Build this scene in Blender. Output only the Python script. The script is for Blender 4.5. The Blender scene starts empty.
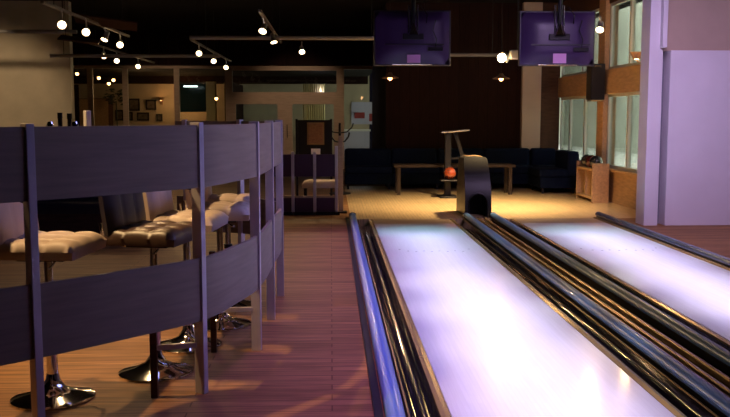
import bpy, bmesh, math, random
from mathutils import Vector, Matrix
random.seed(7)
C = bpy.context.scene.collection
PI = math.pi

# ------------------------------------------------------------------ materials
def mat(name, col, rough=.5, metal=0., emit=None, estr=0., coat=0., var=0., vscale=8., bump=0., stretch=(1, 1, 1), spec=.5):
    m = bpy.data.materials.new(name); m.use_nodes = True
    nt = m.node_tree; b = nt.nodes['Principled BSDF']
    b.inputs['Base Color'].default_value = (*col, 1)
    b.inputs['Roughness'].default_value = rough
    b.inputs['Metallic'].default_value = metal
    b.inputs['Coat Weight'].default_value = coat
    b.inputs['Coat Roughness'].default_value = .08
    b.inputs['Specular IOR Level'].default_value = spec
    if emit:
        b.inputs['Emission Color'].default_value = (*emit, 1)
        b.inputs['Emission Strength'].default_value = estr
    if var or bump:
        tc = nt.nodes.new('ShaderNodeTexCoord'); mp = nt.nodes.new('ShaderNodeMapping')
        mp.inputs['Scale'].default_value = stretch
        nz = nt.nodes.new('ShaderNodeTexNoise'); nz.inputs['Scale'].default_value = vscale
        nz.inputs['Detail'].default_value = 6
        nt.links.new(tc.outputs['Object'], mp.inputs[0]); nt.links.new(mp.outputs[0], nz.inputs['Vector'])
        if var:
            r = nt.nodes.new('ShaderNodeValToRGB')
            r.color_ramp.elements[0].position = .3; r.color_ramp.elements[1].position = .7
            r.color_ramp.elements[0].color = (*[c * (1 - var) for c in col], 1)
            r.color_ramp.elements[1].color = (*[min(1, c * (1 + var)) for c in col], 1)
            nt.links.new(nz.outputs['Fac'], r.inputs[0]); nt.links.new(r.outputs[0], b.inputs['Base Color'])
        if bump:
            bp = nt.nodes.new('ShaderNodeBump'); bp.inputs['Strength'].default_value = bump
            bp.inputs['Distance'].default_value = .01
            nt.links.new(nz.outputs['Fac'], bp.inputs['Height']); nt.links.new(bp.outputs[0], b.inputs['Normal'])
    return m

def planks(name, c1, c2, cm, length, width, rot, rough, coat=0., grain=(2, 26, 1), gap=.004, axes=None, gv=.35, spec=.5):
    """boards: brick pattern over object coordinates with a grain noise"""
    m = bpy.data.materials.new(name); m.use_nodes = True
    nt = m.node_tree; b = nt.nodes['Principled BSDF']
    tc = nt.nodes.new('ShaderNodeTexCoord'); mp = nt.nodes.new('ShaderNodeMapping')
    mp.inputs['Rotation'].default_value = rot if not isinstance(rot, (int, float)) else (0, 0, rot)
    br = nt.nodes.new('ShaderNodeTexBrick')
    br.inputs['Color1'].default_value = (*c1, 1); br.inputs['Color2'].default_value = (*c2, 1)
    br.inputs['Mortar'].default_value = (*cm, 1)
    br.inputs['Scale'].default_value = 1; br.inputs['Mortar Size'].default_value = gap
    br.inputs['Brick Width'].default_value = length; br.inputs['Row Height'].default_value = width
    br.inputs['Bias'].default_value = 0; br.offset = .37
    nt.links.new(tc.outputs['Object'], mp.inputs[0]); nt.links.new(mp.outputs[0], br.inputs['Vector'])
    m2 = nt.nodes.new('ShaderNodeMapping'); m2.inputs['Scale'].default_value = grain
    nz = nt.nodes.new('ShaderNodeTexNoise'); nz.inputs['Scale'].default_value = 1.5; nz.inputs['Detail'].default_value = 7
    nt.links.new(mp.outputs[0], m2.inputs[0]); nt.links.new(m2.outputs[0], nz.inputs['Vector'])
    mr = nt.nodes.new('ShaderNodeMapRange'); mr.inputs['From Min'].default_value = .3; mr.inputs['From Max'].default_value = .7
    mr.inputs['To Min'].default_value = 1 - gv; mr.inputs['To Max'].default_value = 1 + gv
    nt.links.new(nz.outputs['Fac'], mr.inputs[0])
    mx = nt.nodes.new('ShaderNodeVectorMath'); mx.operation = 'SCALE'
    nt.links.new(br.outputs['Color'], mx.inputs[0]); nt.links.new(mr.outputs[0], mx.inputs['Scale'])
    nt.links.new(mx.outputs[0], b.inputs['Base Color'])
    b.inputs['Roughness'].default_value = rough; b.inputs['Coat Weight'].default_value = coat; b.inputs['Specular IOR Level'].default_value = spec
    b.inputs['Coat Roughness'].default_value = .12
    return m

def glass_mat(name, tint, gloss=1.0):
    m = bpy.data.materials.new(name); m.use_nodes = True
    nt = m.node_tree; nt.nodes.remove(nt.nodes['Principled BSDF'])
    out = nt.nodes['Material Output']
    tr = nt.nodes.new('ShaderNodeBsdfTransparent'); tr.inputs[0].default_value = (*tint, 1)
    gl = nt.nodes.new('ShaderNodeBsdfGlossy'); gl.inputs['Roughness'].default_value = .02
    fr = nt.nodes.new('ShaderNodeFresnel'); fr.inputs[0].default_value = 1.5
    ml = nt.nodes.new('ShaderNodeMath'); ml.operation = 'MULTIPLY'; ml.inputs[1].default_value = gloss
    mx = nt.nodes.new('ShaderNodeMixShader')
    nt.links.new(fr.outputs[0], ml.inputs[0]); nt.links.new(ml.outputs[0], mx.inputs[0])
    nt.links.new(tr.outputs[0], mx.inputs[1]); nt.links.new(gl.outputs[0], mx.inputs[2])
    nt.links.new(mx.outputs[0], out.inputs['Surface'])
    return m

M = dict(
    floor=planks('lounge planks', (.31, .15, .06), (.21, .098, .038), (.12, .048, .02), 1.9, .085, 0, .6, 0, spec=.22),
    approach=planks('approach maple', (.68, .5, .28), (.62, .44, .24), (.42, .29, .15), 2.4, .05, PI/2, .3, .25, gv=.18),
    lane=planks('lane maple', (.8, .76, .8), (.76, .72, .76), (.7, .65, .7), 3.0, .027, PI/2, .3, .5, gap=.0008, gv=.04),
    cladding=planks('dark cladding', (.024, .010, .008), (.018, .0075, .006), (.005, .002, .002), 6, .2, (PI/2, 0, PI/2), .75, 0, gv=.25, spec=.08),
    ceiling=mat('ceiling black paint', (.014, .010, .009), .9, spec=.1),
    cream=mat('cream plaster', (.5, .41, .29), .85, var=.08, vscale=3),
    beige=mat('beige plaster', (.5, .38, .3), .85, var=.06, vscale=3),
    white=mat('white plaster', (.72, .68, .74), .7, var=.04, vscale=2),
    recess=mat('grey recess', (.18, .17, .22), .7),
    frame=mat('pale timber frame', (.42, .31, .2), .55, var=.12, vscale=4, stretch=(1, 1, 8)),
    winwood=mat('orange pine', (.5, .31, .16), .45, var=.18, vscale=5, stretch=(6, 1, 6)),
    winframe=mat('pale grey window frame', (.55, .57, .54), .5),
    darkwood=mat('dark stained wood', (.075, .035, .02), .6, var=.3, vscale=5, stretch=(1, 6, 6), spec=.15),
    board=mat('grey brown laminate', (.25, .195, .15), .5, var=.13, vscale=3, stretch=(1, 1, 14), spec=.25),
    post=mat('satin steel post', (.62, .57, .6), .42, metal=.3, var=.06, vscale=9),
    chrome=mat('chrome', (.8, .8, .82), .08, metal=1),
    steel=mat('brushed steel', (.55, .55, .6), .25, metal=1),
    blackmetal=mat('black metal', (.013, .012, .014), .4, spec=.25),
    blackplastic=mat('black plastic', (.014, .013, .015), .35, spec=.2),
    gutter=mat('black gutter', (.012, .011, .014), .1, coat=.3),
    brass=mat('bronze anodised strip', (.55, .38, .19), .27, metal=.6),
    tube=mat('blue lit grey rail', (.2, .42, .8), .34, metal=.1, coat=.25),  # blue light reflected by the rail metal is put into its base colour
    creamleather=mat('cream leather', (.56, .44, .37), .5, bump=.05, vscale=60),
    brownleather=mat('dark brown leather', (.08, .045, .032), .38, bump=.05, vscale=60),
    blackleather=mat('black leather', (.025, .02, .024), .4),
    navy=mat('navy upholstery', (.005, .010, .028), .8, var=.2, vscale=20, spec=.08),
    hood=mat('charcoal hood shell', (.016, .014, .016), .4, spec=.35),
    ballorange=mat('orange marbled ball', (.22, .035, .012), .12, coat=.8, var=.45, vscale=7),
    balldark=mat('black ball', (.02, .02, .022), .1, coat=.8),
    ballred=mat('dark red ball', (.09, .012, .015), .1, coat=.8, var=.5, vscale=6),
    monitor=mat('violet lit black casing', (.055, .026, .10), .38),  # black casing; the violet light it reflects is put into its colour
    monitoredge=mat('black casing edge', (.02, .018, .028), .4),
    label=mat('pink label', (.75, .35, .72), .5),
    bulb=mat('warm lamp face', (1, .85, .6), .3, emit=(1, .72, .38), estr=11),
    bigbulb=mat('halogen lamp face', (1, .85, .6), .3, emit=(1, .74, .36), estr=36),
    smallbulb=mat('orange pendant bulb', (1, .6, .3), .3, emit=(1, .45, .16), estr=14),
    shade=mat('copper shade', (.35, .2, .12), .35, metal=.6),
    spotbody=mat('silver spot body', (.5, .47, .46), .3, metal=.8),
    pipe=mat('grey painted pipe', (.3, .27, .25), .5),
    track=mat('brown track', (.14, .1, .075), .5),
    glass=glass_mat('clear glass', (.86, .9, .86), 1.0),
    winglass=glass_mat('window glass', (.9, .94, .9), .8),
    exterior=mat('pale green facade', (.8, .84, .74), .9, var=.15, vscale=1.2),
    snow=mat('snow ground', (.85, .88, .86), .9),
    paper=mat('white paper', (.8, .76, .72), .7),
    bottle=mat('dark glass bottle', (.015, .012, .01), .1, coat=.5),
    tealscreen=mat('dark teal screen', (.012, .03, .034), .2),
    tubelight=mat('white tube lamp', (1, 1, 1), .3, emit=(.8, .95, 1), estr=4),
    leaf=mat('dark green leaf', (.02, .045, .03), .6),
    pot=mat('terracotta pot', (.2, .08, .04), .8),
    brownboard=mat('brown cork board', (.2, .1, .06), .8, var=.2, vscale=30),
    tablewood=mat('dark table veneer', (.045, .03, .022), .6, var=.2, vscale=6, spec=.15),
    railsteel=mat('dark steel rail', (.16, .2, .3), .25, metal=.6),
    red=mat('red upholstery', (.3, .03, .03), .7),
    lilac=mat('pale lilac laminate', (.5, .47, .62), .5),
    picture=mat('sepia print', (.12, .085, .06), .4, var=.7, vscale=9),
    purplepanel=mat('aubergine panel', (.06, .025, .06), .45),
    dot=mat('dark lane dot', (.12, .08, .08), .4),
    unlithead=mat('unlit lane tan', (.35, .24, .15), .35),  # lane front coloured tan for the stretch the lane lights leave unlit
    rubber=mat('black rubber', (.012, .012, .012), .8),
    curtain=mat('cream curtain', (.62, .52, .27), .9),
)

# ------------------------------------------------------------------ mesh helpers
class MB:
    def __init__(s): s.bm = bmesh.new()
    def verts(s, pts, faces, T=None):
        vs = [s.bm.verts.new((T @ Vector(p)) if T else p) for p in pts]
        for f in faces:
            try: s.bm.faces.new([vs[i] for i in f])
            except ValueError: pass
        return vs
    def box(s, x0, x1, y0, y1, z0, z1, T=None):
        p = [(x0, y0, z0), (x1, y0, z0), (x1, y1, z0), (x0, y1, z0), (x0, y0, z1), (x1, y0, z1), (x1, y1, z1), (x0, y1, z1)]
        s.verts(p, [(0, 3, 2, 1), (4, 5, 6, 7), (0, 1, 5, 4), (1, 2, 6, 5), (2, 3, 7, 6), (3, 0, 4, 7)], T); return s
    def prism(s, prof, a0, a1, axis='y', T=None):
        """profile of 2-D points swept along an axis: y -> (x,z), x -> (y,z), z -> (x,y)"""
        n = len(prof)
        def pt(p, a): return {'y': (p[0], a, p[1]), 'x': (a, p[0], p[1]), 'z': (p[0], p[1], a)}[axis]
        pts = [pt(p, a0) for p in prof] + [pt(p, a1) for p in prof]
        fs = [(i, (i+1) % n, n+(i+1) % n, n+i) for i in range(n)] + [tuple(range(n-1, -1, -1)), tuple(range(n, 2*n))]
        s.verts(pts, fs, T); return s
    def lathe(s, prof, n=24, T=None, cap=True):
        pts, fs = [], []
        for r, z in prof:
            for k in range(n): pts.append((r*math.cos(2*PI*k/n), r*math.sin(2*PI*k/n), z))
        for i in range(len(prof)-1):
            for k in range(n):
                k2 = (k+1) % n; fs.append((i*n+k, i*n+k2, (i+1)*n+k2, (i+1)*n+k))
        if cap:
            fs.append(tuple(range(n-1, -1, -1))); fs.append(tuple(range((len(prof)-1)*n, len(prof)*n)))
        s.verts(pts, fs, T); return s
    def tube(s, path, r, n=12, closed=False):
        path = [Vector(p) for p in path]; m = len(path); rings = []
        up = Vector((0, 0, 1))
        for i, p in enumerate(path):
            if closed: d = path[(i+1) % m]-path[i-1]
            else: d = path[min(i+1, m-1)]-path[max(i-1, 0)]
            d.normalize()
            a = d.cross(up) if abs(d.z) < .98 else d.cross(Vector((1, 0, 0)))
            a.normalize(); b = a.cross(d)
            rings.append([s.bm.verts.new(p+a*r*math.cos(2*PI*k/n)+b*r*math.sin(2*PI*k/n)) for k in range(n)])
        for i in range(m if closed else m-1):
            A, B = rings[i], rings[(i+1) % m]
            for k in range(n): s.bm.faces.new((A[k], A[(k+1) % n], B[(k+1) % n], B[k]))
        if not closed:
            s.bm.faces.new(rings[0][::-1]); s.bm.faces.new(rings[-1])
        return s
    def sphere(s, c, r, sc=(1, 1, 1), seg=20):
        bmesh.ops.create_uvsphere(s.bm, u_segments=seg, v_segments=seg//2+2, radius=r,
                                  matrix=Matrix.Translation(c) @ Matrix.Diagonal((*sc, 1)))
        return s
    def build(s, name, m, parent=None, bevel=0., smooth=False, seg=2):
        bmesh.ops.recalc_face_normals(s.bm, faces=s.bm.faces)
        me = bpy.data.meshes.new(name); s.bm.to_mesh(me); s.bm.free()
        me.materials.append(M[m])
        if smooth:
            for p in me.polygons: p.use_smooth = True
            try: me.set_sharp_from_angle(angle=math.radians(40))
            except Exception: pass
        o = bpy.data.objects.new(name, me); C.objects.link(o)
        if parent: o.parent = parent
        if bevel:
            b = o.modifiers.new('bevel', 'BEVEL'); b.width = bevel; b.segments = seg; b.limit_method = 'ANGLE'
        return o
def box(name, m, x0, x1, y0, y1, z0, z1, parent=None, bevel=0.):
    return MB().box(x0, x1, y0, y1, z0, z1).build(name, m, parent, bevel)
def empty(name, loc=(0, 0, 0), rz=0.):
    o = bpy.data.objects.new(name, None); C.objects.link(o); o.location = loc; o.rotation_euler = (0, 0, rz)
    o.empty_display_size = .1
    return o
def tag(o, label, cat, group=None):
    o['label'] = label; o['category'] = cat
    if group: o['group'] = group
    return o
def struct(o): o['kind'] = 'structure'; return o
kids = {}
def copy_tree(o, parent=None):
    c = o.copy(); C.objects.link(c)
    if parent: c.parent = parent
    for ch in list(o.children): copy_tree(ch, c)
    return c

# ------------------------------------------------------------------ shell
struct(box('floor', 'floor', -9, .27, -2, 30.2, -.1, 0))
struct(box('approach_floor', 'approach', .27, 4.66, 12.16, 18.0, -.1, 0))
o = struct(box('lane_subfloor', 'rubber', .27, 6.2, -2, 12.16, -.2, -.12))
struct(box('floor_side', 'floor', 3.87, 6.2, -2, 12.16, -.12, 0))
struct(box('floor_rear', 'floor', .27, 1.3, 18.0, 30.2, -.1, 0))
struct(box('ceiling', 'ceiling', -9, 6.2, -2, 30.2, 3.7, 3.8))
struct(box('wall_rear', 'ceiling', -9, 6.2, -2.1, -2, -.2, 3.7))
struct(box('wall_lane_side', 'recess', 6.2, 6.3, -2, 11.3, -.2, 3.7))
struct(box('wall_left', 'cream', -9.1, -9, -2, 30.2, 0, 3.7))
struct(box('wall_left_stub', 'cream', -9, -5.2, 18, 18.2, 0, 3.7))
struct(box('wall_back', 'cladding', 1.12, 3.88, 18, 18.15, 0, 3.7))
struct(box('wall_return', 'cladding', 1.12, 1.27, 18.15, 24.1, 0, 3.7))
struct(box('trim_1', 'darkwood', 4.26, 4.66, 17.9, 18.1, 0, 3.7))
struct(box('pillar_back', 'beige', 3.88, 4.26, 17.85, 18.1, 0, 3.7))
struct(box('wall_far', 'cream', -9, 1.3, 30, 30.2, 0, 3.7))
struct(box('wall_header', 'cladding', -9, 1.12, 23.98, 24.14, 2.79, 3.7))
# pillar beside the right lane, dark recess, wall panel
struct(box('pillar_front', 'white', 4.09, 4.27, 11.3, 11.62, 0, 3.7, bevel=.006))
struct(box('wall_recess', 'recess', 4.27, 4.37, 11.52, 11.62, 0, 3.7))
struct(box('wall_panel', 'white', 4.37, 6.2, 11.3, 11.62, 0, 2.27, bevel=.006))
struct(box('wall_upper', 'beige', 4.27, 6.2, 11.45, 11.62, 2.27, 3.7))
struct(box('trim_2', 'white', 4.22, 4.28, 11.2, 11.3, 2.3, 3.7, bevel=.005))
# right wall: timber plinth, sill, beam, posts, windows
struct(box('wall_right', 'winwood', 4.66, 4.8, 11.62, 18.1, 0, .52))
struct(box('trim_3', 'winwood', 4.6, 4.82, 11.62, 17.9, .52, .56, bevel=.006))
struct(box('trim_4', 'winwood', 4.62, 4.82, 11.62, 17.9, 1.8, 2.2, bevel=.008))
struct(box('trim_5', 'winwood', 4.6, 4.82, 14.82, 15.18, .56, 1.8, bevel=.008))
struct(box('trim_6', 'winwood', 4.6, 4.82, 14.82, 15.18, 2.2, 3.7, bevel=.008))
struct(box('trim_7', 'darkwood', 4.66, 4.82, 11.62, 18.0, 3.3, 3.7))
def window(n, y0, y1, z0, z1, mull):
    fr = MB()
    fr.box(4.68, 4.74, y0, y1, z0, z0+.05).box(4.68, 4.74, y0, y1, z1-.05, z1)
    fr.box(4.68, 4.74, y0, y0+.06, z0+.05, z1-.05).box(4.68, 4.74, y1-.06, y1, z0+.05, z1-.05)
    for m in mull: fr.box(4.68, 4.74, m-.035, m+.035, z0+.05, z1-.05)
    w = fr.build('window_%d' % n, 'winframe'); struct(w)
    ys = [y0+.06]+sorted(mull)+[y1-.06]
    box('pane', 'winglass', 4.705, 4.715, y0+.06, y1-.06, z0+.05, z1-.05, w)
    return w
window(1, 15.18, 17.9, .56, 1.8, [16.2, 17.2])
window(2, 11.62, 14.82, .56, 1.8, [12.6, 13.8])
window(3, 15.18, 17.9, 2.2, 3.3, [16.4])
window(4, 11.62, 14.82, 2.2, 3.3, [12.6, 13.8])
# outside the windows
struct(box('ground_outside', 'snow', 4.8, 16, 6, 48, -.15, -.05))
struct(box('wall_outside', 'exterior', 12, 12.2, 6, 48, -.05, 8))
struct(box('wall_outside_end', 'exterior', 4.8, 12, 47, 47.2, -.05, 8))

# ------------------------------------------------------------------ glazed partition at the back (Y = 24)
PY = 24.0
def gx(x): return (x-331)/880*PY*1.003
def gz(y): return 1.43+(116-y)/880*PY
def pane_window(n, xa, xb, z0, z1, w=.09):
    a, b = gx(xa), gx(xb)
    f = MB().box(a, b, PY-.04, PY+.06, z1-w, z1).box(a, b, PY-.04, PY+.06, z0, z0+w)
    f.box(a, a+w, PY-.04, PY+.06, z0+w, z1-w).box(b-w, b, PY-.04, PY+.06, z0+w, z1-w)
    o = struct(f.build('window_%d' % n, 'frame'))
    box('pane', 'glass', a+w, b-w, PY, PY+.012, z0+w, z1-w, o)
    return o
zt = gz(67)
for n, (xa, xb) in enumerate([(76, 96), (96, 130), (130, 180), (180, 230)]):
    pane_window(5+n, xa, xb, 0, zt, .07)
pane_window(9, 230, 341, 1.95, zt, .12)
pane_window(10, 341, 386, 0, zt, .08)
def door(n, xa, xb):
    a, b = gx(xa), gx(xb); w = .2
    f = MB().box(a, b, PY-.03, PY+.05, 1.75, 1.95).box(a, b, PY-.03, PY+.05, 0, .25)
    f.box(a, a+w, PY-.03, PY+.05, .25, 1.75).box(b-w, b, PY-.03, PY+.05, .25, 1.75)
    d = struct(f.build('door_%d' % n, 'frame'))
    box('pane', 'glass', a+w, b-w, PY, PY+.012, .25, 1.75, d)
    hx = b-.06 if n == 1 else a+.06
    MB().tube([(hx, PY-.03, .85), (hx, PY-.09, .85), (hx, PY-.09, 1.2), (hx, PY-.03, 1.2)], .012, 8).build('door_handle', 'steel', d)
door(1, 230, 285.5); door(2, 285.5, 341)

# room beyond the glass
struct(box('wall_room_panel', 'cladding', -9, -8.25, 29.3, 29.4, 0, 2.45))
struct(box('ceiling_glass_room', 'ceiling', -9, 1.25, 24.2, 30, 2.75, 2.9))
struct(box('wall_room_divide', 'cladding', -3.1, -2.95, 26.0, 30, 0, 2.45))
FY = 30.0
def fx(x): return (x-331)/880*FY
def fz(y): return 1.43+(116-y)/880*FY
pics = [((132, 143), (99, 111), 'large dark framed print, upper left on the lit cream wall'),
        ((149, 159), (100, 110), 'framed print nearest the glowing wall lamp'),
        ((119, 127), (110, 120.5), 'framed print at the left end of the lower picture row'),
        ((130, 136), (112, 120.5), 'narrow framed print, second in the lower picture row'),
        ((140, 152), (112.5, 120.5), 'wide framed print in the middle of the lower picture row'),
        ((159, 165), (114, 121), 'small framed print below the wall lamp')]
for (xa, xb), (ya, yb), lab in pics:
    t = tag(empty('framed_picture', (fx((xa+xb)/2), FY, fz(yb))), lab, 'picture', 'framed prints on the far cream wall')
    w, hh = fx(xb)-fx(xa), fz(ya)-fz(yb)
    fr = MB().box(-w/2, w/2, -.04, 0, 0, .05).box(-w/2, w/2, -.04, 0, hh-.05, hh)
    fr.box(-w/2, -w/2+.05, -.04, 0, .05, hh-.05).box(w/2-.05, w/2, -.04, 0, .05, hh-.05)
    fr.build('frame', 'blackplastic', t)
    box('print', 'picture', -w/2+.05, w/2-.05, -.02, 0, .05, hh-.05, t)
def sconce(x, y, z, d, lab, name='wall_lamp', bulb='smallbulb'):
    t = tag(empty(name, (x, y, z)), lab, 'lamp')
    MB().box(-.05, .05, -.03, 0, -.08, .08).build('wall_plate', 'shade', t, .005)
    MB().tube([(0, -.02, 0), (0, -.12, .02), (0, -.14, .06)], .01, 8).build('arm', 'shade', t)
    MB().lathe([(.05, .06), (.1, .16)], 16, Matrix.Translation((0, -.14, 0)), False).build('lamp_shade', 'shade', t)
    MB().sphere((0, -.14, .1), .05).build('bulb', bulb, t, smooth=True)
    return t
sconce(fx(164.5), FY, fz(102.5), 0, 'glowing orange wall lamp beside the framed prints on the far wall')
struct(box('wall_far_band', 'cladding', -9, 1.25, 29.9, 30, 2.5, 2.75))
for px, py, lab in ((83, 75, 'small bulb standing for a reflection at far left in the first glass panel'), (104, 79, 'small bulb standing for a reflection at the left in the second glass panel'),
                    (113.5, 84.5, 'lowest of the three bulbs standing for reflections in the second glass panel'), (118, 81, 'bulb standing for a reflection just right of the lowest one in the second glass panel'), (218, 99, 'small low bulb glowing beside the pale pillar')):
    y = 25.2; x, z = (px-331)/880*y, 1.43+(116-py)/880*y  # bulbs at the left panels are added for lamp reflections in the glass
    t = tag(empty('glint_and_lamp_bulb', (x, y, z)), lab, 'lamp', 'small bulbs behind the glass')
    MB().sphere((0, 0, 0), .045, seg=12).build('bulb', 'smallbulb', t, smooth=True)
    MB().lathe([(.03, .03), (.03, .09)], 10).build('socket', 'blackplastic', t); MB().tube([(0, 0, .08), (0, 0, 2.75-z)], .005, 6).build('cord', 'blackplastic', t)
# screen, pillar, tube light, plant, door beyond glass
t = tag(empty('hanging_screen', (-4.17, 27.0, 1.55)), 'dark teal screen hanging behind the fourth glass panel', 'screen')
box('screen_sheet', 'tealscreen', -.43, .43, 0, .03, 0, .85, t); box('screen_case', 'blackmetal', -.46, .46, -.04, .06, .85, .9, t)
struct(box('trim_8', 'curtain', -3.72, -3.45, 26.6, 26.9, 0, 2.45))
t = tag(empty('tube_lamp', ((193-331)/880*26.4, 26.4, 1.43+29/880*26.4)), 'short white tube lamp shining in front of the dark screen', 'lamp')
MB().tube([(-.2, 0, 0), (.2, 0, 0)], .022, 10).build('tube', 'tubelight', t); box('lamp_holder', 'blackmetal', -.22, .22, -.02, .03, .022, .05, t)
MB().tube([(0, 0, .05), (0, 0, 2.45-1.43-29/880*26.4)], .006, 6).build('hanging_cable', 'blackmetal', t)
t = tag(empty('potted_plant', (-6.86, 28.6, 0)), 'dark bushy plant on a stand behind the second glass panel', 'plant')
MB().lathe([(.12, 0), (.16, .3), (.17, .32)], 16).build('pot', 'pot', t)
MB().tube([(0, 0, .3), (.02, 0, 1.1), (0, 0, 1.9)], .02, 8).build('stem', 'leaf', t)
mb = MB()
for k in range(90):
    a, b, r = random.uniform(0, 2*PI), random.uniform(-1.2, 1.5), random.uniform(.08, .3)
    c = Vector((r*math.cos(a)*math.cos(b), r*math.sin(a)*math.cos(b), 2.0+r*math.sin(b)))
    T = Matrix.Translation(c) @ Matrix.Rotation(a, 4, 'Z') @ Matrix.Rotation(random.uniform(-.8, .8), 4, 'X')
    mb.verts([(0, -.03, 0), (.08, -.045, .03), (.17, 0, .01), (.08, .045, .03)], [(0, 1, 2, 3)], T)
mb.build('foliage', 'leaf', t)
t = tag(empty('storage_cabinet', (fx(108)-.15, 29.9, 0)), 'tall brown wooden cabinet against the far wall behind the second glass panel', 'cabinet')
box('body', 'darkwood', -.5, .45, -.5, .08, .08, 2.0, t); box('door', 'winwood', -.49, -.03, -.52, -.5, .1, 1.98, t); box('door', 'winwood', -.02, .44, -.52, -.5, .1, 1.98, t)
box('plinth', 'blackmetal', -.48, .43, -.46, .08, 0, .08, t)
# counter and red chair seen through the right glass panel
t = tag(empty('reception_counter', (.72, 28.2, 0)), 'pale lilac counter behind the right hand glass panel', 'counter')
box('body', 'lilac', -.5, .5, -.2, .4, 0, .95, t); box('top', 'paper', -.53, .53, -.26, .44, .95, 1.0, t)
t = tag(empty('curtain', (-.52, 27.0, 0)), 'cream curtain hanging behind the right glass door', 'curtain')
pr = [(-.34+.68*k/40, .03*math.sin(k*1.6)) for k in range(41)]
MB().prism(pr+[(x, y+.008) for x, y in pr[::-1]], .02, 2.4, 'z').build('fabric', 'curtain', t, smooth=True)
MB().tube([(-.4, 0, 2.41), (.4, 0, 2.41)], .015, 8).build('rod', 'blackmetal', t)
t = tag(empty('wall_banner', (fx(368)*.985, 29.98, 1.15)), 'blurred red and lilac wall banner seen through the right glass panel', 'banner')
box('banner_sheet', 'lilac', -.55, .55, -.02, 0, 0, .75, t)
box('banner_patch', 'red', -.45, -.1, -.03, -.02, .2, .4, t); box('banner_patch', 'red', .05, .5, -.03, -.02, .1, .36, t)

# ------------------------------------------------------------------ bowling lanes
L0, L1, R0, R1, YF, YN = .572, 1.642, 2.548, 3.69, 12.14, -1.5
def lane(x0, x1, lab):
    t = tag(empty('bowling_lane', ((x0+x1)/2, YF, 0)), lab, 'bowling lane', 'bowling lanes')
    w = (x1-x0)/2
    MB().box(-w, w, YN-YF, -.5, -.119, 0).build('lane_bed', 'lane', t)
    MB().box(-w, w, -.5, 0, -.119, .0).build('lane_head', 'unlithead', t)
    for k in range(10):
        px = -w+.16+k*(2*w-.32)/9
        y = 9.2-YF+(.16 if k in (0, 9) else 0.04*(k % 2))
        MB().lathe([(.012, .0005), (.012, .0015)], 10, Matrix.Translation((px, y, 0))).build('marker_dot', 'dot', t)
lane(L0, L1, 'left bowling lane, glossy and lit white and lavender, next to the walkway')
lane(R0, R1, 'right bowling lane, glossy and lit lavender, next to the white pillar')
def gutter(xi, s, lab):
    """xi = lane edge, s = direction away from the lane"""
    t = tag(empty('bowling_gutter', (xi, YF, 0)), lab, 'gutter', 'black gutters along the lanes')
    # half round black channel
    prof, n = [], 12
    for k in range(n+1):
        a = PI*k/n; prof.append((s*(.131-.075*math.cos(a)), -.012-.085*math.sin(a)))
    for k in range(n, -1, -1):
        a = PI*k/n; prof.append((s*(.131-.079*math.cos(a)), -.018-.09*math.sin(a)))
    MB().prism(prof, YN-YF, 0).build('channel', 'gutter', t, smooth=True)
    MB().prism([(s*.004, -.1), (s*.004, .0), (s*.03, .006), (s*.052, .0), (s*.052, -.1)], YN-YF, -.02).build('ledge', 'brass', t)
    MB().tube([(s*.203, YN-YF, -.004), (s*.203, -.02, -.004)], .007, 8).build('trim_strip', 'brass', t, smooth=True)
    MB().tube([(s*.1, YN-YF, -.085), (s*.1, -.02, -.085)], .006, 8).build('guide_rod', 'steel', t, smooth=True)
    return t
gutter(L0, -1, 'black gutter on the left side of the left lane, along the walkway')
gutter(L1, 1, 'black gutter on the right side of the left lane')
gutter(R0, -1, 'black gutter on the left side of the right lane, beside the division rails')
def rail(x, s, y1, lab, m='tube'):
    t = tag(empty('lane_rail', (x, y1, 0)), lab, 'rail', 'rounded lane rails')
    prof = [(-.05, -.1), (-.05, .03)]
    for k in range(9):
        a = PI-PI*k/8; prof.append((.05*math.cos(a), .035+.04*math.sin(a)))
    prof += [(.05, .03), (.05, -.1)]
    top = [(-.046, .025)] + [(.046*math.cos(PI-PI*k/10), .035+.04*math.sin(PI-PI*k/10)) for k in range(11)] + [(.046, .025)]
    cp = MB().prism(top, YN-y1, 0).build('cap', m, t, smooth=True)
    box('web', 'blackplastic', -.038, .038, YN-y1, -.01, -.118, .025, t)
    MB().prism([(p[0]*1.1, p[1]+.002) for p in top], -.03, .012).build('end_cap', 'steel', cp, smooth=True)
    return t
rail(L0-.275, -1, 12.35, 'blue grey rounded rail along the walkway, left of the left lane')
rail(L1+.262+.0, 1, 12.3, 'blue grey rounded division rail nearer the left lane, ending at the hood')
rail(R0-.262-.0, 1, 12.3, 'blue grey rounded division rail nearer the right lane')
rr = rail(R1+.11, 1, 12.3, 'dark steel rounded rail on the far right beside the white pillar', 'railsteel')
for x in (-.096, -.068): MB().prism([(x-.013, -.1), (x-.013, .0), (x-.006, .012), (x+.006, .012), (x+.013, .0), (x+.013, -.1)], YN-12.3, -.1).build('gold_strip', 'brass', rr)
# centre channel between the division rails (ball return track)
t = tag(empty('ball_return_track', ((L1+R0)/2, 12.3, 0)), 'dark ball return track with bronze strips between the two division rails', 'track')
box('track_bed', 'blackplastic', -.135, .135, YN-12.3, 0, -.118, -.03, t)
for x in (-.09, -.03, .06):
    MB().prism([(x-.014, -.03), (x-.014, .006), (x-.008, .014), (x+.008, .014), (x+.014, .006), (x+.014, -.03)], YN-12.3, -.02).build('track_strip', 'brass', t)
# walkway edge kick board
t = tag(box('kick_board', 'blackplastic', .2, .205, YN, 12.3, 0.0, .012), 'thin black edging strip between walkway floor and lane rail', 'edging')
struct(box('trim_9', 'rubber', .205, .245, YN, 12.3, -.0, .01))

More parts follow.
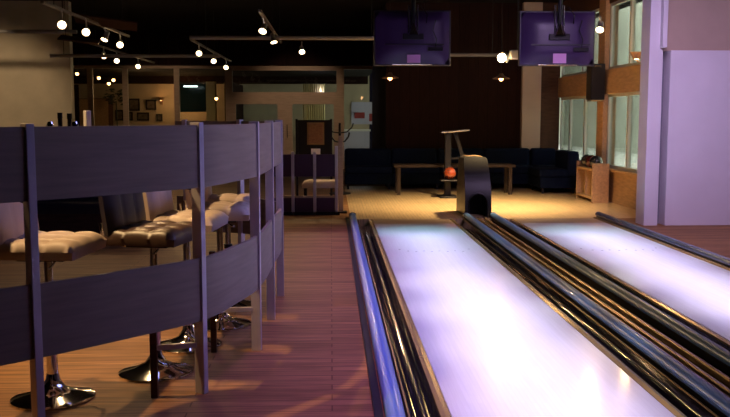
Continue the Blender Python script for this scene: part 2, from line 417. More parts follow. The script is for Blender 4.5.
# ------------------------------------------------------------------ ball return hood, rack, balls
hd = tag(empty('ball_return_hood', (2.085, 12.36, 0)), 'charcoal ball return hood with arched mouth between the lanes', 'ball return')
def hy(z, back): return (.33*(z/.84)**2.6) if not back else .86-.08*(z/.84)**2
def hw(z): return .19-.018*(z/.84)**2 if z < .79 else .172-.05*(1-math.sqrt(max(0, 1-((z-.79)/.05)**2)))
def ar(z): return 0. if z >= .325 else (.125 if z <= .2 else math.sqrt(max(0, .125**2-(z-.2)**2)))
zs = [0, .05, .1, .15, .2]+[.2+.125*math.sin(PI/2*k/8) for k in range(1, 9)]+[.36, .42, .48, .54, .6, .66, .72, .76, .79, .806, .82, .832, .84]
mb = MB()
def quad(*p):
    mb.verts(p, [(0, 1, 2, 3)])
for z0, z1 in zip(zs[:-1], zs[1:]):
    f0, f1, b0, b1, w0, w1, a0, a1 = hy(z0, 0), hy(z1, 0), hy(z0, 1), hy(z1, 1), hw(z0), hw(z1), ar(z0), ar(z1)
    for sg in (-1, 1):
        quad((sg*w0, f0, z0), (sg*a0, f0, z0), (sg*a1, f1, z1), (sg*w1, f1, z1))        # front cheek
        quad((sg*w0, f0, z0), (sg*w1, f1, z1), (sg*w1, b1, z1), (sg*w0, b0, z0))        # side
        if a0 > 0: quad((sg*a0, f0, z0), (sg*a0, .5, z0), (sg*a1, .5, z1), (sg*a1, f1, z1))   # mouth tunnel
    quad((-w0, b0, z0), (w0, b0, z0), (w1, b1, z1), (-w1, b1, z1))
w = hw(.84); quad((-w, hy(.84, 0), .84), (w, hy(.84, 0), .84), (w, hy(.84, 1), .84), (-w, hy(.84, 1), .84))
bmesh.ops.remove_doubles(mb.bm, verts=mb.bm.verts, dist=.0005)
mb.build('shell', 'hood', hd, smooth=True)
rim = [(.135*math.cos(PI-PI*k/14), .2+.135*math.sin(PI-PI*k/14)) for k in range(15)]
rim = [(-.135, 0)]+rim+[(.135, 0)]
MB().tube([(x, hy(z, 0)-.004, z) for x, z in rim], .014, 8).build('mouth_rim', 'blackplastic', hd, smooth=True)
box('mouth_curtain', 'rubber', -.12, .12, .4, .42, .0, .3, hd)
MB().box(-.11, .11, .36, .74, .8405, .848).build('lit_top', 'brass', hd, .003)  # brass strip added to show warm light on the hood's top

rk = tag(empty('ball_rack', (2.06, 15.5, 0)), 'slim dark ball rack with a flat console top behind the hood', 'ball rack')
box('post', 'blackmetal', -.055, .055, -.05, .05, .03, 1.13, rk, .01)
box('foot', 'blackmetal', -.16, .16, -.25, .25, 0, .03, rk, .008)
box('tray', 'blackmetal', -.16, .14, -.34, -.05, .3, .328, rk, .008)
MB().prism([(-.14, 1.13), (.36, 1.17), (.36, 1.2), (-.14, 1.16)], -.17, .17).build('console_top', 'steel', rk, .008)
MB().prism([(.1, 1.13), (.16, 1.13), (.3, .7), (.24, .7)], -.03, .03).build('brace', 'blackmetal', rk)
box('brace_foot', 'blackmetal', .05, .3, -.03, .03, .67, .7, rk)
def ball(x, y, z, m, lab, g=None, r=.108):
    t = tag(MB().sphere((0, 0, 0), r, seg=28).build('bowling_ball', m, smooth=True), lab, 'bowling ball', g)
    t.location = (x, y, z)
    for dx, dz in ((-.02, .02), (.02, .025), (0, -.02)):
        d = Vector((dx-.03, -.09, dz+.03)).normalized()
        T = Matrix.Translation(d*r*1.0) @ d.to_track_quat('Z', 'Y').to_matrix().to_4x4()
        MB().lathe([(.011, -.004), (.011, .0008)], 10, T).build('finger_hole', 'rubber', t)
    return t
ball(2.07, 15.29, .438, 'ballorange', 'orange marbled bowling ball on the rack behind the hood')

# ball shelf by the windows
sh = tag(empty('ball_shelf', (4.47, 14.8, 0)), 'open wooden ball shelf standing under the right hand windows', 'shelf')
box('side_panel', 'winwood', -.17, .11, -.48, -.44, 0, .65, sh, .004); box('side_panel', 'winwood', -.17, .11, .44, .48, 0, .65, sh, .004)
box('top_shelf', 'winwood', -.17, .11, -.44, .44, .52, .56, sh, .004); box('bottom_shelf', 'winwood', -.17, .11, -.44, .44, .06, .1, sh, .004)
box('back_panel', 'winwood', .09, .11, -.44, .44, .1, .52, sh)
box('divider', 'winwood', -.15, .09, -.02, .02, .1, .52, sh)
ball(4.42, 14.53, .668, 'balldark', 'black bowling ball on the shelf end nearest the lanes', 'balls on the wooden shelf')
ball(4.42, 14.78, .668, 'ballred', 'dark red bowling ball between two black ones on the shelf', 'balls on the wooden shelf')
ball(4.42, 15.03, .668, 'balldark', 'black bowling ball on the shelf end nearest the sofa', 'balls on the wooden shelf')

# ------------------------------------------------------------------ curved railing
ctrl = [(-2.2, 2.95), (-1.74, 3.36), (-1.262, 3.80), (-.945, 4.135), (-.668, 4.475), (-.535, 4.90), (-.447, 5.36), (-.420, 6.126), (-.400, 6.94),
        (-.47, 7.45), (-.80, 7.85), (-1.4, 8.02), (-2.2, 8.05)]
def catmull(P, n=24):
    out = []
    for i in range(1, len(P)-2):
        p0, p1, p2, p3 = [Vector(p) for p in P[i-1:i+3]]
        for k in range(n):
            t = k/n
            out.append(.5*((2*p1)+(-p0+p2)*t+(2*p0-5*p1+4*p2-p3)*t*t+(-p0+3*p1-3*p2+p3)*t**3))
    out.append(Vector(P[-2])); return out
path = catmull(ctrl)
def nrm(i):
    d = path[min(i+1, len(path)-1)]-path[max(i-1, 0)]; d.normalize()
    return Vector((d.y, -d.x)), d       # outward (towards the lanes), tangent
def near(x, y): return min(range(len(path)), key=lambda i: (path[i]-Vector((x, y))).length)
post_pts = [near(-1.285, 3.78), near(-.668, 4.475), near(-.452, 5.32), near(-.420, 6.13), near(-.400, 6.94), near(-.80, 7.85), len(path)-4]
railing = tag(empty('railing', (path[post_pts[2]].x, path[post_pts[2]].y, 0)), 'curved railing of steel posts and two grey brown boards around the bar stools', 'railing')
ro = railing.location.copy()
def sweep(i0, i1, off0, off1, z0, z1):
    pts, fs = [], []
    ids = list(range(i0, i1+1))
    for i in ids:
        nv, d = nrm(i); a = path[i]+nv*off0; b = path[i]+nv*off1
        pts += [(a.x-ro.x, a.y-ro.y, z0), (b.x-ro.x, b.y-ro.y, z0), (b.x-ro.x, b.y-ro.y, z1), (a.x-ro.x, a.y-ro.y, z1)]
    m = len(ids)
    for j in range(m-1):
        for k in range(4): fs.append((4*j+k, 4*j+(k+1) % 4, 4*(j+1)+(k+1) % 4, 4*(j+1)+k))
    fs += [(0, 1, 2, 3), tuple(4*(m-1)+k for k in (3, 2, 1, 0))]
    mb = MB(); mb.verts(pts, fs); return mb
for pi in post_pts:
    nv, d = nrm(pi); p = path[pi]
    ang = math.atan2(nv.y, nv.x)
    T = Matrix.Translation((p.x-ro.x, p.y-ro.y, 0)) @ Matrix.Rotation(ang, 4, 'Z')
    MB().box(-.038, .02, -.018, .018, 0, 1.398, T).build('post', 'post', railing, .002)
ends = [0]+post_pts+[len(path)-1]
for a, b in zip(ends[:-1], ends[1:]):
    if b-a < 2: continue
    sweep(a, b, -.012, .008, 1.07, 1.385).build('upper_board', 'board', railing)
    sweep(a, b, -.012, .008, .385, .71).build('lower_board', 'board', railing)
# drinks shelf inside the railing
shelf = tag(empty('drinks_shelf', (ro.x, ro.y, 0)), 'narrow dark drinks shelf on slim legs behind the curved railing', 'shelf')
i0, i1 = near(-1.6, 3.48), near(-.41, 6.6)
sweep(i0, i1, -.36, -.085, 1.08, 1.12).build('top', 'darkwood', shelf)
for pi in post_pts[:5]:
    nv, d = nrm(pi); T = Matrix.Translation((path[pi].x-ro.x, path[pi].y-ro.y, 0)) @ Matrix.Rotation(math.atan2(nv.y, nv.x), 4, 'Z')
    MB().prism([(-.3, 1.08), (-.036, 1.08), (-.036, 1.055)], -.01, .01, 'y', T).build('bracket', 'blackmetal', shelf)
# short inner legs bracing the lower board
for x, y, pi in ((-.906, 4.415, post_pts[1]), (-.718, 5.272, post_pts[2])):
    p = path[pi]
    MB().box(x-ro.x-.017, x-ro.x+.017, y-ro.y-.017, y-ro.y+.017, 0, .62).build('support_leg', 'darkwood', railing, .002)
    T = Matrix.Translation((x-ro.x, y-ro.y, 0)) @ Matrix.Rotation(math.atan2(p.y-y, p.x-x), 4, 'Z'); L = math.hypot(p.x-x, p.y-y)
    for z in (.245, .58): MB().box(0, L-.03, -.012, .012, z, z+.025, T).build('support_bar', 'post', railing)
# things on the shelf
def bottle(x, y, z, hh, r, m, cap, lab, g):
    t = tag(empty('bottle', (x, y, z)), lab, 'bottle', g)
    MB().lathe([(r*.95, 0), (r, .01), (r, hh*.55), (r*.42, hh*.72), (r*.38, hh*.93)], 16).build('body', m, t, smooth=True)
    MB().lathe([(r*.45, hh*.92), (r*.45, hh)], 12).build('cap', cap, t)
SZ = 1.12
bottle(-1.235, 4.085, SZ, .325, .026, 'bottle', 'blackplastic', 'dark bottle on the drinks shelf, left of its twin', 'dark bottles on the drinks shelf')
bottle(-1.205, 4.13, SZ, .322, .026, 'bottle', 'blackplastic', 'dark bottle on the drinks shelf, nearest the white menu holder', 'dark bottles on the drinks shelf')
t = tag(empty('menu_holder', (-1.135, 4.17, SZ), .6), 'tall white menu holder on the drinks shelf beside the dark bottles', 'menu holder')
MB().box(-.05, .05, -.04, .04, 0, .012).build('base', 'steel', t); box('card', 'paper', -.012, .012, -.02, .02, .012, .335, t, .002)
for k, (x, y, lb) in enumerate([(-1.26, 4.02, 'small silver capped shaker at the left of the dark bottles'), (-1.165, 4.07, 'small silver capped shaker in front of the white menu holder')]):
    t = tag(empty('shaker', (x, y, SZ)), lb, 'shaker', 'shakers on the drinks shelf')
    MB().lathe([(.018, 0), (.02, .02), (.015, .24)], 14).build('body', 'glass', t, smooth=True); MB().lathe([(.017, .24), (.017, .27), (.01, .285)], 14).build('cap', 'chrome', t, smooth=True)

# ------------------------------------------------------------------ bar stools
def pad(w, d, z0, z1, nx=3, ny=3, puff=.014, res=24):
    """quilted cushion top on a rounded box"""
    mb = MB(); pts, fs = [], []
    def edge(u): return max(0., 1-abs(2*u-1)**8)**.5
    for j in range(res+1):
        for i in range(res+1):
            u, v = i/res, j/res
            e = edge(u)*edge(v)
            q = abs(math.sin(PI*u*nx))**.5*abs(math.sin(PI*v*ny))**.5
            pts.append(((u-.5)*w, (v-.5)*d, z0+(z1-z0)*(.45+.55*e)+puff*(q-.6)*e))
    R = res+1
    for j in range(res):
        for i in range(res): fs.append((j*R+i, j*R+i+1, (j+1)*R+i+1, (j+1)*R+i))
    base = len(pts)
    ring = [i for i in range(R)]+[j*R+res for j in range(1, R)]+[res*R+i for i in range(res-1, -1, -1)]+[j*R for j in range(res-1, 0, -1)]
    for k in ring: x, y, z = pts[k]; pts.append((x*.97, y*.97, z0))
    m = len(ring)
    for k in range(m): fs.append((ring[k], base+k, base+(k+1) % m, ring[(k+1) % m]))
    fs.append(tuple(base+k for k in range(m)))
    mb.verts(pts, fs); return mb
def make_stool(seatm, backm):
    t = empty('bar_stool')
    MB().lathe([(.205, 0), (.207, .008), (.19, .016), (.12, .032), (.06, .06), (.036, .1), (.03, .13)], 36).build('base', 'chrome', t, smooth=True)
    cm = MB().lathe([(.028, .12), (.028, .45), (.02, .452), (.02, .72)], 20).build('column', 'chrome', t, smooth=True)
    MB().lathe([(.032, .44), (.032, .47)], 20).build('collar', 'blackplastic', cm, smooth=True)
    # foot rest: loop towards the front (+x)
    z = .36
    pth = [(0.0, -.03, z), (.06, -.13, z), (.15, -.15, z), (.22, -.12, z), (.245, 0, z), (.22, .12, z), (.15, .15, z), (.06, .13, z), (0., .03, z)]
    fr = MB().tube(pth, .011, 8).build('foot_rest', 'chrome', t, smooth=True)
    MB().lathe([(.037, .335), (.037, .385)], 18).build('clamp', 'blackplastic', fr, smooth=True)
    MB().box(-.12, .12, -.1, .1, .72, .745).build('seat_plate', 'blackmetal', t)
    MB().tube([(.05, -.03, .715), (.1, -.2, .71), (.12, -.27, .715)], .006, 6).build('lift_lever', 'chrome', t, smooth=True)
    pad(.44, .46, .745, .835).build('seat', seatm, t, smooth=True)
    bk = pad(.46, .36, 0, .06, 3, 1, .008); 
    T = Matrix.Translation((-.2, 0, .97)) @ Matrix.Rotation(-.14, 4, 'Y') @ Matrix.Rotation(PI/2, 4, 'Y') @ Matrix.Rotation(PI/2, 4, 'Z')
    bmesh.ops.transform(bk.bm, matrix=T, verts=bk.bm.verts)
    bk.build('backrest', backm, t, smooth=True)
    for s in (-1, 1): MB().tube([(-.1, s*.12, .735), (-.235, s*.12, .745), (-.25, s*.12, .85)], .01, 8).build('back_bracket', 'chrome', t, smooth=True)
    return t
G = 'bar stools behind the curved railing'
pc = make_stool('creamleather', 'creamleather'); pd = make_stool('brownleather', 'blackleather')
stools = [(pc, 0, -1.42, 4.42, -.1, 'cream quilted bar stool at the left end, nearest the photo edge'),
          (pd, 0, -.985, 4.86, -.22, 'dark brown quilted bar stool with black backrest, second from the left'),
          (pc, 1, -.90, 5.44, -.1, 'cream bar stool just behind the dark brown one'),
          (pc, 1, -.76, 5.98, 0.02, 'cream bar stool fourth along the railing, chrome column in view'),
          (pc, 1, -.78, 6.62, .06, 'cream bar stool farthest along the straight part of the railing')]
for p, c, x, y, a, lab in stools:
    o = copy_tree(p) if c else p
    o.location = (x, y, 0); o.rotation_euler = (0, 0, a); tag(o, lab, 'bar stool', G)
# low wooden partition and bar table far behind the stools
t = tag(empty('wooden_partition', (-3.2, 10.6, 0)), 'low brown panelled wooden partition behind the bar stools at left', 'partition')
box('panel', 'darkwood', -2.2, 1.1, 0, .06, .08, 1.0, t); box('top_rail', 'darkwood', -2.25, 1.15, -.03, .09, 1.0, 1.05, t, .008); box('plinth', 'blackplastic', -2.2, 1.1, .005, .05, 0, .08, t)
def banquette(x, y, rz, w, lab, m, g=None):
    t = tag(empty('banquette', (x, y, 0), rz), lab, 'bench', g)
    MB().box(-w/2, w/2, 0, .5, .1, .34).build('base', 'darkwood', t); pad(w, .5, .34, .47, 4, 1, .01, 20).build('seat', m, t, smooth=True)
    t.children[-1].location = (0, .25, 0)
    MB().box(-w/2, w/2, .5, .6, .1, .95).build('backrest', m, t, .03)
    box('plinth', 'blackplastic', -w/2+.03, w/2-.03, .05, .55, 0, .1, t)
banquette(-3.3, 9.9, 0, 2.2, 'black upholstered bench along the low wooden partition', 'blackleather')

# ------------------------------------------------------------------ far low partition by the approach
lp = tag(empty('low_barrier', (-.24, 12.72, 0)), 'low barrier of three pale posts and aubergine panels at the end of the walkway', 'barrier')
for x in (-.315, 0, .315): box('post', 'post', x-.022, x+.022, -.03, .03, 0, .92 if x < .3 else 1.0, lp, .004)
for x0, x1 in ((-.6, -.338), (-.292, -.023), (.023, .292)):
    box('upper_panel', 'purplepanel', x0, x1, -.01, .01, .56, .88, lp); box('lower_panel', 'purplepanel', x0, x1, -.01, .01, .05, .25, lp)
    box('cross_rail', 'frame', x0, x1, -.012, .012, .25, .28, lp)
box('base_rail', 'blackmetal', -.62, .36, -.03, .03, 0, .05, lp)
t = tag(empty('wooden_post', (.14, 13.0, 0)), 'slim brown wooden post right of the low barrier', 'post')
box('shaft', 'frame', -.035, .035, -.035, .035, .02, 1.14, t, .004); box('foot_plate', 'blackmetal', -.09, .09, -.09, .09, 0, .02, t)
t = tag(empty('bench', (-.13, 13.3, 0)), 'small cream padded bench behind the low barrier', 'bench')
pad(.62, .42, .36, .47, 3, 1, .01, 20).build('seat', 'creamleather', t, smooth=True)
for sx in (-1, 1):
    for sy in (-1, 1): box('leg', 'blackmetal', sx*.26-.02, sx*.26+.02, sy*.16-.02, sy*.16+.02, 0, .37, t)
# high wooden back chair and coat stand
t = tag(empty('notice_board', (-.3, 15.5, 0)), 'upright dark stand holding a brown board and a white sheet below it', 'stand')
for s in (-1, 1): box('leg', 'blackmetal', s*.3-.02, s*.3+.02, -.02, .02, .03, 1.38, t)
for s in (-1, 1): box('foot', 'blackmetal', s*.3-.025, s*.3+.025, -.22, .22, 0, .03, t)
box('back_panel', 'blackplastic', -.28, .28, 0, .02, .62, 1.36, t)
box('brown_board', 'brownboard', -.1, .16, -.03, 0, .95, 1.3, t, .004); box('board_frame', 'brass', -.12, .18, -.02, -.001, .93, 1.32, t)
box('white_sheet', 'paper', -.05, .11, -.02, 0, .66, .86, t)
t = tag(empty('coat_stand', (.16, 16.2, 0)), 'dark coat stand with spreading pegs beside the brown board', 'coat stand')
MB().lathe([(.2, 0), (.2, .02), (.03, .05), (.022, 1.3)], 18).build('stem', 'blackmetal', t, smooth=True)
for k in range(8):
    a = k*PI/4; zz = 1.05 if k % 2 else 1.22
    MB().tube([(0, 0, zz-.1), (.13*math.cos(a), .13*math.sin(a), zz-.08), (.22*math.cos(a), .22*math.sin(a), zz), (.25*math.cos(a), .25*math.sin(a), zz+.08)], .013, 6).build('peg', 'blackmetal', t, smooth=True)

# ------------------------------------------------------------------ sofas and table at the back
def sofa(x, y, rz, w, lab):
    t = tag(empty('sofa', (x, y, 0), rz), lab, 'sofa', 'navy sofas around the approach')
    MB().box(-w/2, w/2, 0, .7, .1, .3).build('base', 'navy', t, .01); MB().box(-w/2+.005, w/2-.005, -.02, .52, .3, .45).build('seat_cushion', 'navy', t, .04)
    MB().box(-w/2, w/2, .5, .72, .3, .78).build('backrest', 'navy', t, .05)
    for sx in (-1, 1):
        for yy in (.06, .64): box('foot', 'blackmetal', sx*(w/2-.06)-.02, sx*(w/2-.06)+.02, yy-.02, yy+.02, 0, .1, t)
ws = .93
names = ['navy sofa at the left end of the row, in front of the glass panel', 'navy sofa second from left, its right half before the dark wood wall', 'navy sofa straight behind the ball rack', 'navy sofa behind the right end of the low table', 'navy sofa in front of the beige pillar']
for k in range(4): sofa(.27+ws/2+k*(ws+.01), 17.15, 0, ws, names[k])
sofa(4.3, 17.15, 0, .5, names[4])
sofa(3.86, 16.55, -PI/2, .95, 'navy sofa turned sideways under the windows, beside the ball shelf')
t = tag(empty('low_table', (2.25, 16.15, 0)), 'long low wooden table in front of the navy sofas', 'table')
box('tabletop', 'tablewood', -1.11, 1.11, -.25, .25, .5, .55, t, .006)
for sx in (-1, 1):
    for sy in (-1, 1): box('leg', 'tablewood', sx*1.02-.03, sx*1.02+.03, sy*.2-.03, sy*.2+.03, 0, .5, t)

# ------------------------------------------------------------------ overhead monitors
def monitor(x, lab, flip):
    t = tag(empty('overhead_monitor', (x, 12.0, 2.11)), lab, 'monitor', 'overhead monitors')
    prof = [(-.52, 0), (.52, 0), (.52, .72), (-.52, .72)]
    box('bezel', 'monitoredge', -.52, .52, .06, .14, 0, .74, t, .008)
    # bulging back shell towards the camera
    pts, fs, nx, nz = [], [], 16, 8
    for j in range(nz+1):
        for i in range(nx+1):
            u, v = i/nx, j/nz
            e = (1-abs(2*u-1)**4)*(1-abs(2*v-1)**6)
            pts.append(((u-.5)*1.0, .06-.1*e, .02+v*.7))
    for j in range(nz):
        for i in range(nx): a = j*(nx+1)+i; fs.append((a, a+1, a+nx+2, a+nx+1))
    mb = MB(); mb.verts(pts, fs); mb.build('back_shell', 'monitor', t, smooth=True)
    box('ridge', 'monitoredge', -.38, .42, -.06, -.03, .27, .285, t)
    box('label', 'label', -.08, .1, -.056, -.05, .03, .14, t) if not flip else box('label', 'label', -.08, .1, -.056, -.05, .03, .16, t)
    box('connector_panel', 'blackplastic', .2, .4, -.065, -.03, .19, .24, t)
    MB().tube([(.3, -.06, .24), (.31, -.1, .34), (.26, -.09, .46), (.3, -.07, .6)], .008, 8).build('cable', 'blackplastic', t, smooth=True)
    MB().tube([(.1, -.09, .78), (.18, -.13, .66), (.17, -.11, .55)], .008, 8).build('cable', 'blackplastic', t, smooth=True)
    MB().tube([(0, -.02, .4), (0, -.06, .72), (0, 0, 1.59)], .03, 12).build('ceiling_pole', 'blackmetal', t, smooth=True)
    box('mount_plate', 'blackmetal', -.14, .14, -.075, -.03, .34, .42, t, .006)
    MB().lathe([(.085, .0), (.05, .06), (.02, .14)], 16, Matrix.Translation((0, -.1, .40))).build('pole_foot', 'chrome', t, smooth=True)
    for s in (-1, 1): MB().tube([(s*.06, -.05, .42), (s*.06, -.03, .8)], .014, 8).build('bracket_arm', 'steel', t)
    MB().tube([(-.28, -.05, .012), (.25, -.05, .012)], .01, 8).build('lower_bar', 'steel', t)
monitor(1.105, 'violet lit overhead monitor hanging over the left lane', False)
monitor(3.085, 'violet lit overhead monitor hanging over the right lane', True)

# ------------------------------------------------------------------ lamps
def spot(energy, loc, target, col, size, blend=.6, rad=.03):
    l = bpy.data.lights.new('spot_light', 'SPOT'); l.energy = energy; l.color = col; l.spot_size = size; l.spot_blend = blend; l.shadow_soft_size = rad
    o = bpy.data.objects.new('spot_light', l); C.objects.link(o); o.location = loc
    o.rotation_euler = (Vector(target)-Vector(loc)).to_track_quat('-Z', 'Y').to_euler(); return o
def area(energy, loc, rot, col, sx, sy, spread=PI):
    l = bpy.data.lights.new('area_light', 'AREA'); l.shape = 'RECTANGLE'; l.size = sx; l.size_y = sy; l.energy = energy; l.color = col; l.spread = spread
    o = bpy.data.objects.new('area_light', l); C.objects.link(o); o.location = loc; o.rotation_euler = rot; return o
def point(energy, loc, col, rad=.05):
    l = bpy.data.lights.new('point_light', 'POINT'); l.energy = energy; l.color = col; l.shadow_soft_size = rad
    o = bpy.data.objects.new('point_light', l); C.objects.link(o); o.location = loc; return o
WARM = (1, .62, .28)
TZ = 2.8
def trackbar(name, x, y0, y1, lab):
    t = tag(empty('light_track', (x, y0, TZ)), lab, 'light track', 'ceiling light tracks')
    box('bar', 'track', -.02, .02, 0, y1-y0, -.015, .02, t)
    for f in (.1, .5, .9): MB().tube([(0, (y1-y0)*f, .02), (0, (y1-y0)*f, 3.7-TZ)], .006, 6).build('hanger', 'blackmetal', t)
trackbar('a', -4.56, 16.9, 23.2, 'light track at far left, running back to the glass wall'); trackbar('b', -3.49, 11.0, 15.6, 'light track above the left side of the bar stools')
trackbar('c', -2.52, 16.2, 22.6, 'light track ending above the wide frame post of the glass wall'); trackbar('d', -.93, 11.8, 16.8, 'light track over the far end of the walkway')
def tracklight(x, y, aim, lab, e=0, size=1.2):
    """silver track head; the lamp face sits at z = 2.6"""
    z = 2.6; aim = Vector(aim); d = (aim-Vector((x, y, z))).normalized()
    t = tag(empty('track_spotlight', (x, y, TZ-.015)), lab, 'spotlight', 'track spotlights')
    T = Matrix.Translation((0, 0, z-TZ+.015)) @ d.to_track_quat('Z', 'Y').to_matrix().to_4x4()
    hb = MB().lathe([(.022, -.17), (.04, -.15), (.042, -.06), (.058, 0), (.054, 0), (.04, -.03)], 18, T).build('head', 'spotbody', t, smooth=True)
    MB().lathe([(.05, -.02), (.05, -.008)], 18, T).build('lamp_face', 'bulb', hb)
    b = T @ Vector((0, 0, -.12))
    MB().tube([tuple(b), (b.x*.5, b.y*.5, -.04), (0, 0, 0)], .012, 8).build('arm', 'spotbody', t, smooth=True)
    if e: spot(e, Vector((x, y, z))+d*.03, aim, WARM, size)
tl = [(-4.473, 17.77, (-3.4, 14, .5), 'leftmost of the lit track spotlights in front of the cream wall edge', 60),
      (-4.576, 19.24, (-4.2, 15, .5), 'track spotlight second along the far left track', 50),
      (-4.588, 21.39, (-4.0, 16, .3), 'track spotlight at the glass wall end of the far left track', 50),
      (-3.47, 11.70, (-1.9, 5.4, .7), 'track spotlight nearest the camera on the left track', 60),
      (-3.436, 12.70, (-2.4, 6.4, .4), 'tilted track spotlight, second on the left track', 45),
      (-3.506, 13.97, (-4.2, 12.6, .2), 'track spotlight turned away, third on the left track', 50),
      (-3.489, 14.93, (-2.8, 10.4, .6), 'track spotlight fourth on the left track', 75),
      (-2.482, 16.91, (-2.2, 12.4, .4), 'nearest track spotlight left of the wide frame post', 40),
      (-2.518, 19.27, (-2.2, 14.5, .3), 'middle track spotlight left of the wide frame post', 30),
      (-2.546, 21.75, (-2.4, 17, .3), 'track spotlight right above the wide frame post', 30),
      (-.948, 12.49, (-1.5, 10.2, .3), 'short tilted track spotlight at top centre, the left one of two', 30),
      (-.908, 14.35, (-.4, 13.4, .3), 'track spotlight hanging lower at top centre, the right one of two', 50),
      (-.528, 16.42, (-.2, 13.5, .3), 'lone track spotlight above the double glass doors', 90)]
for x, y, aim, lab, e in tl: tracklight(x, y, aim, lab, e)
tracklight(3.68, 12.10, (2.6, 9.5, 0), 'white track spotlight beside the right monitor, near the windows', 40)
# pipes under the ceiling
def pipe(x0, x1, y, z, lab, r=.035):
    t = tag(empty('ceiling_pipe', (x0, y, z)), lab, 'pipe', 'thin horizontal ceiling pipes')
    MB().tube([(0, 0, 0), (x1-x0, 0, 0)], r, 10).build('tube', 'pipe', t, smooth=True)
    for f in (.08, .92): MB().tube([((x1-x0)*f, 0, 0), ((x1-x0)*f, 0, 3.7-z)], .006, 6).build('hanger', 'blackmetal', t)
pipe(-2.35, .95, 15, 2.73, 'long grey ceiling pipe ending behind the left monitor')
pipe(1.7, 3.3, 17.4, 2.62, 'short grey ceiling pipe in front of the dark wood wall')
pipe(-5.28, -2.1, 17, 2.56, 'grey ceiling pipe crossing in front of the glass panels at left')
pipe(-7.5, -4.6, 16.4, 2.95, 'dark ceiling pipe high in front of the cream wall at left')
# slatted ceiling baffles lit by the spots
def baffle(x, y, w, d, z, tilt, lab):
    t = tag(empty('ceiling_baffle', (x, y, z)), lab, 'ceiling baffle', 'brown ceiling baffles')
    p = MB().box(-w/2, w/2, -d/2, d/2, -.012, .012).build('panel', 'darkwood', t); p.rotation_euler = (tilt, .12, .2)
    for s in (-1, 1): MB().tube([(s*w*.35, 0, 0), (s*w*.35, 0, 3.7-z)], .004, 6).build('hanging_wire', 'blackmetal', t)
baffle(-3.95, 14.2, .6, .5, 2.62, .2, 'tilted brown ceiling baffle among the left track spotlights')
baffle(-3.35, 13.5, .9, .5, 2.82, -.15, 'wide brown ceiling baffle above the left track spotlights')
# pendants
def pendant(x, y, z, lab):
    t = tag(empty('pendant_lamp', (x, y, z)), lab, 'pendant lamp', 'copper pendant lamps at the dark wall')
    MB().lathe([(.16, 0), (.15, .015), (.06, .05), (.03, .1)], 24, None, False).build('lamp_shade', 'shade', t, smooth=True)
    MB().sphere((0, 0, .0), .04).build('bulb', 'smallbulb', t, smooth=True)
    MB().tube([(0, 0, .09), (0, 0, 3.7-z)], .005, 6).build('cord', 'blackplastic', t)
    point(1.5, (x, y, z-.07), (1, .5, .2), .04)
pendant(1.10, 16.5, 2.13, 'small copper pendant lamp glowing at the left edge of the dark wall')
pendant(3.18, 16.5, 2.12, 'small copper pendant lamp hanging below the bright halogen lamp')
# the bright halogen lamp
t = tag(empty('halogen_lamp', (2.63, 13.5, 2.31)), 'bright halogen lamp glaring beside the right monitor', 'lamp')
MB().sphere((-.03, -.04, 0), .066).build('bulb', 'bigbulb', t, smooth=True)
MB().box(.1, .3, -.05, .08, -.02, .12).build('housing', 'spotbody', t, .02)
MB().lathe([(.05, 0), (.09, .06)], 18, Matrix.Translation((.08, 0, .03)) @ Matrix.Rotation(-PI/2-.4, 4, 'Y'), False).build('reflector', 'spotbody', t, smooth=True)
MB().tube([(.22, .02, .12), (.22, .02, 1.39)], .014, 8).build('ceiling_rod', 'blackmetal', t)
point(14, (2.6, 13.36, 2.2), (1, .62, .25), .07)
spot(900, (2.62, 13.5, 2.2), (2.35, 13.9, 0), (1, .7, .34), 1.9, .9, .06)
# wall lamp near the pillar
t = sconce(4.62, 12.9, 2.2, 0, 'bright wall lamp on the pine beam beside the white pillar', bulb='bulb')
t.rotation_euler = (0, 0, -PI/2)
point(16, (4.42, 12.8, 2.42), (1, .6, .25), .05)
# wall speaker
t = tag(empty('wall_speaker', (4.6, 15.0, 1.62)), 'tall black speaker on the pine post between the windows', 'speaker')
MB().box(-.25, -.02, -.32, -.02, .08, .68).build('cabinet', 'blackplastic', t, .012)
MB().box(-.256, -.25, -.3, -.04, .11, .65).build('grille', 'blackmetal', t)
box('bracket', 'blackmetal', -.02, 0, -.14, .12, .2, .45, t); MB().box(-.24, -.03, -.31, -.03, .055, .078).build('lower_edge', 'brass', t)
MB().tube([(-.2, -.325, .62), (-.2, -.335, .64), (-.1, -.335, .64), (-.1, -.325, .62)], .008, 8).build('handle', 'brass', t, smooth=True)

# ------------------------------------------------------------------ light
# lane lights: rows of narrow beams over each lane
for x0, x1 in ((L0, L1), (R0, R1)):
    xc = (x0+x1)/2
    area(36, (xc, 6.9, 3.4), (0, 0, 0), (.66, .60, 1.0), .6, 7.6, .33)
    for y, dx, p, cl in ((10.75, .0, 400, (.38, .86, 1)), (9.7, .1, 270, (.5, .86, 1)), (8.6, .1, 240, (.7, .84, 1)), (7.5, .0, 340, (.92, .88, 1)),
                         (6.4, .1, 380, (.97, .92, 1)), (5.3, .12, 300, (.97, .88, 1)), (4.2, .0, 220, (.95, .82, 1))):
        sz = .48
        spot(p, (xc+dx, y, 3.4), (xc+dx, y, 0), cl, sz, 1.0, .1)
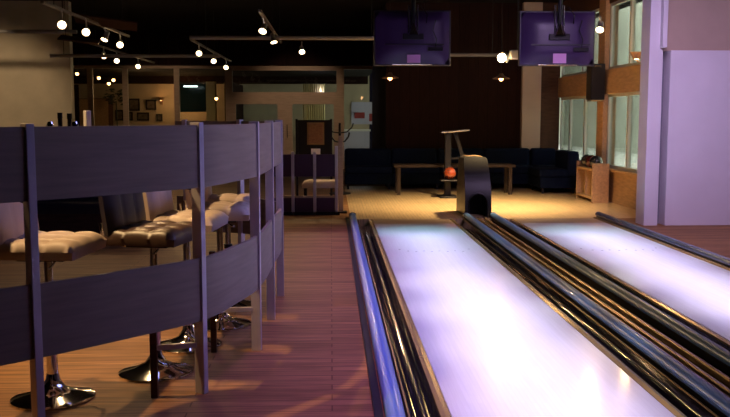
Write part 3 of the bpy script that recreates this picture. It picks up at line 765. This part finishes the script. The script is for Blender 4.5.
# violet wash from over the lanes
area(20, (.12, 7.0, 3.5), (0, .0, 0), (.56, .22, 1.0), .5, 8.0, .6)
area(27, (1.8, 6.4, 3.3), (0, .7, 0), (.34, .36, 1.0), 1.0, 5.0, 1.6)
area(60, (3.4, 8.4, 3.5), (.75, -.35, 0), (.82, .58, 1.0), 1.0, 1.4, 2.0)
# glass room lamps
point(26, (-4.9, 29.2, 2.05), (1, .5, .2), .08)
point(20, (-5.6, 26.4, 2.2), (1, .6, .3), .08)
point(10, (-.3, 27.0, 2.2), (.8, .7, 1), .1)
# outdoors
area(4600, (8.5, 24, 9.5), (0, -.35, 0), (1, 1, .9), 4, 30)
# stage of warm light over the stools and walkway from the lounge ceiling
spot(240, (-1.75, 6.7, 3.1), (-.9, 5.7, .2), (1, .63, .28), .95, .6, .04)
spot(290, (-2.1, 4.5, 3.1), (-1.25, 4.5, .2), (1, .63, .28), 1.05, .6, .04)
# added spots without any lamp, brightening the cream wall and the glazed partition
spot(230, (-6.6, 14.6, 3.5), (-6.6, 18, 1.4), (1, .74, .46), 1.0, .8, .1)
spot(150, (-.9, 20.4, 3.5), (-.9, 24, 1.3), (1, .68, .46), .95, .7, .1)
spot(90, (-4.4, 20.4, 3.5), (-4.4, 24, 1.3), (1, .68, .46), .95, .7, .1)

w = bpy.data.worlds.new('World'); bpy.context.scene.world = w; w.use_nodes = True
w.node_tree.nodes['Background'].inputs[0].default_value = (.25, .2, .35, 1)
w.node_tree.nodes['Background'].inputs[1].default_value = .02

# ------------------------------------------------------------------ camera
cam = bpy.data.cameras.new('camera'); co = bpy.data.objects.new('camera', cam); C.objects.link(co)
cam.sensor_width = 36; cam.lens = 36*880/730; cam.clip_end = 200
co.location = (0, 0, 1.43)
co.rotation_euler = (PI/2-math.radians(6.0005), 0, -math.radians(2.2007))
sc = bpy.context.scene; sc.camera = co
sc.view_settings.view_transform = 'Standard'; sc.view_settings.look = 'None'
sc.view_settings.exposure = 0; sc.view_settings.gamma = 1; sc.view_settings.use_curve_mapping = False
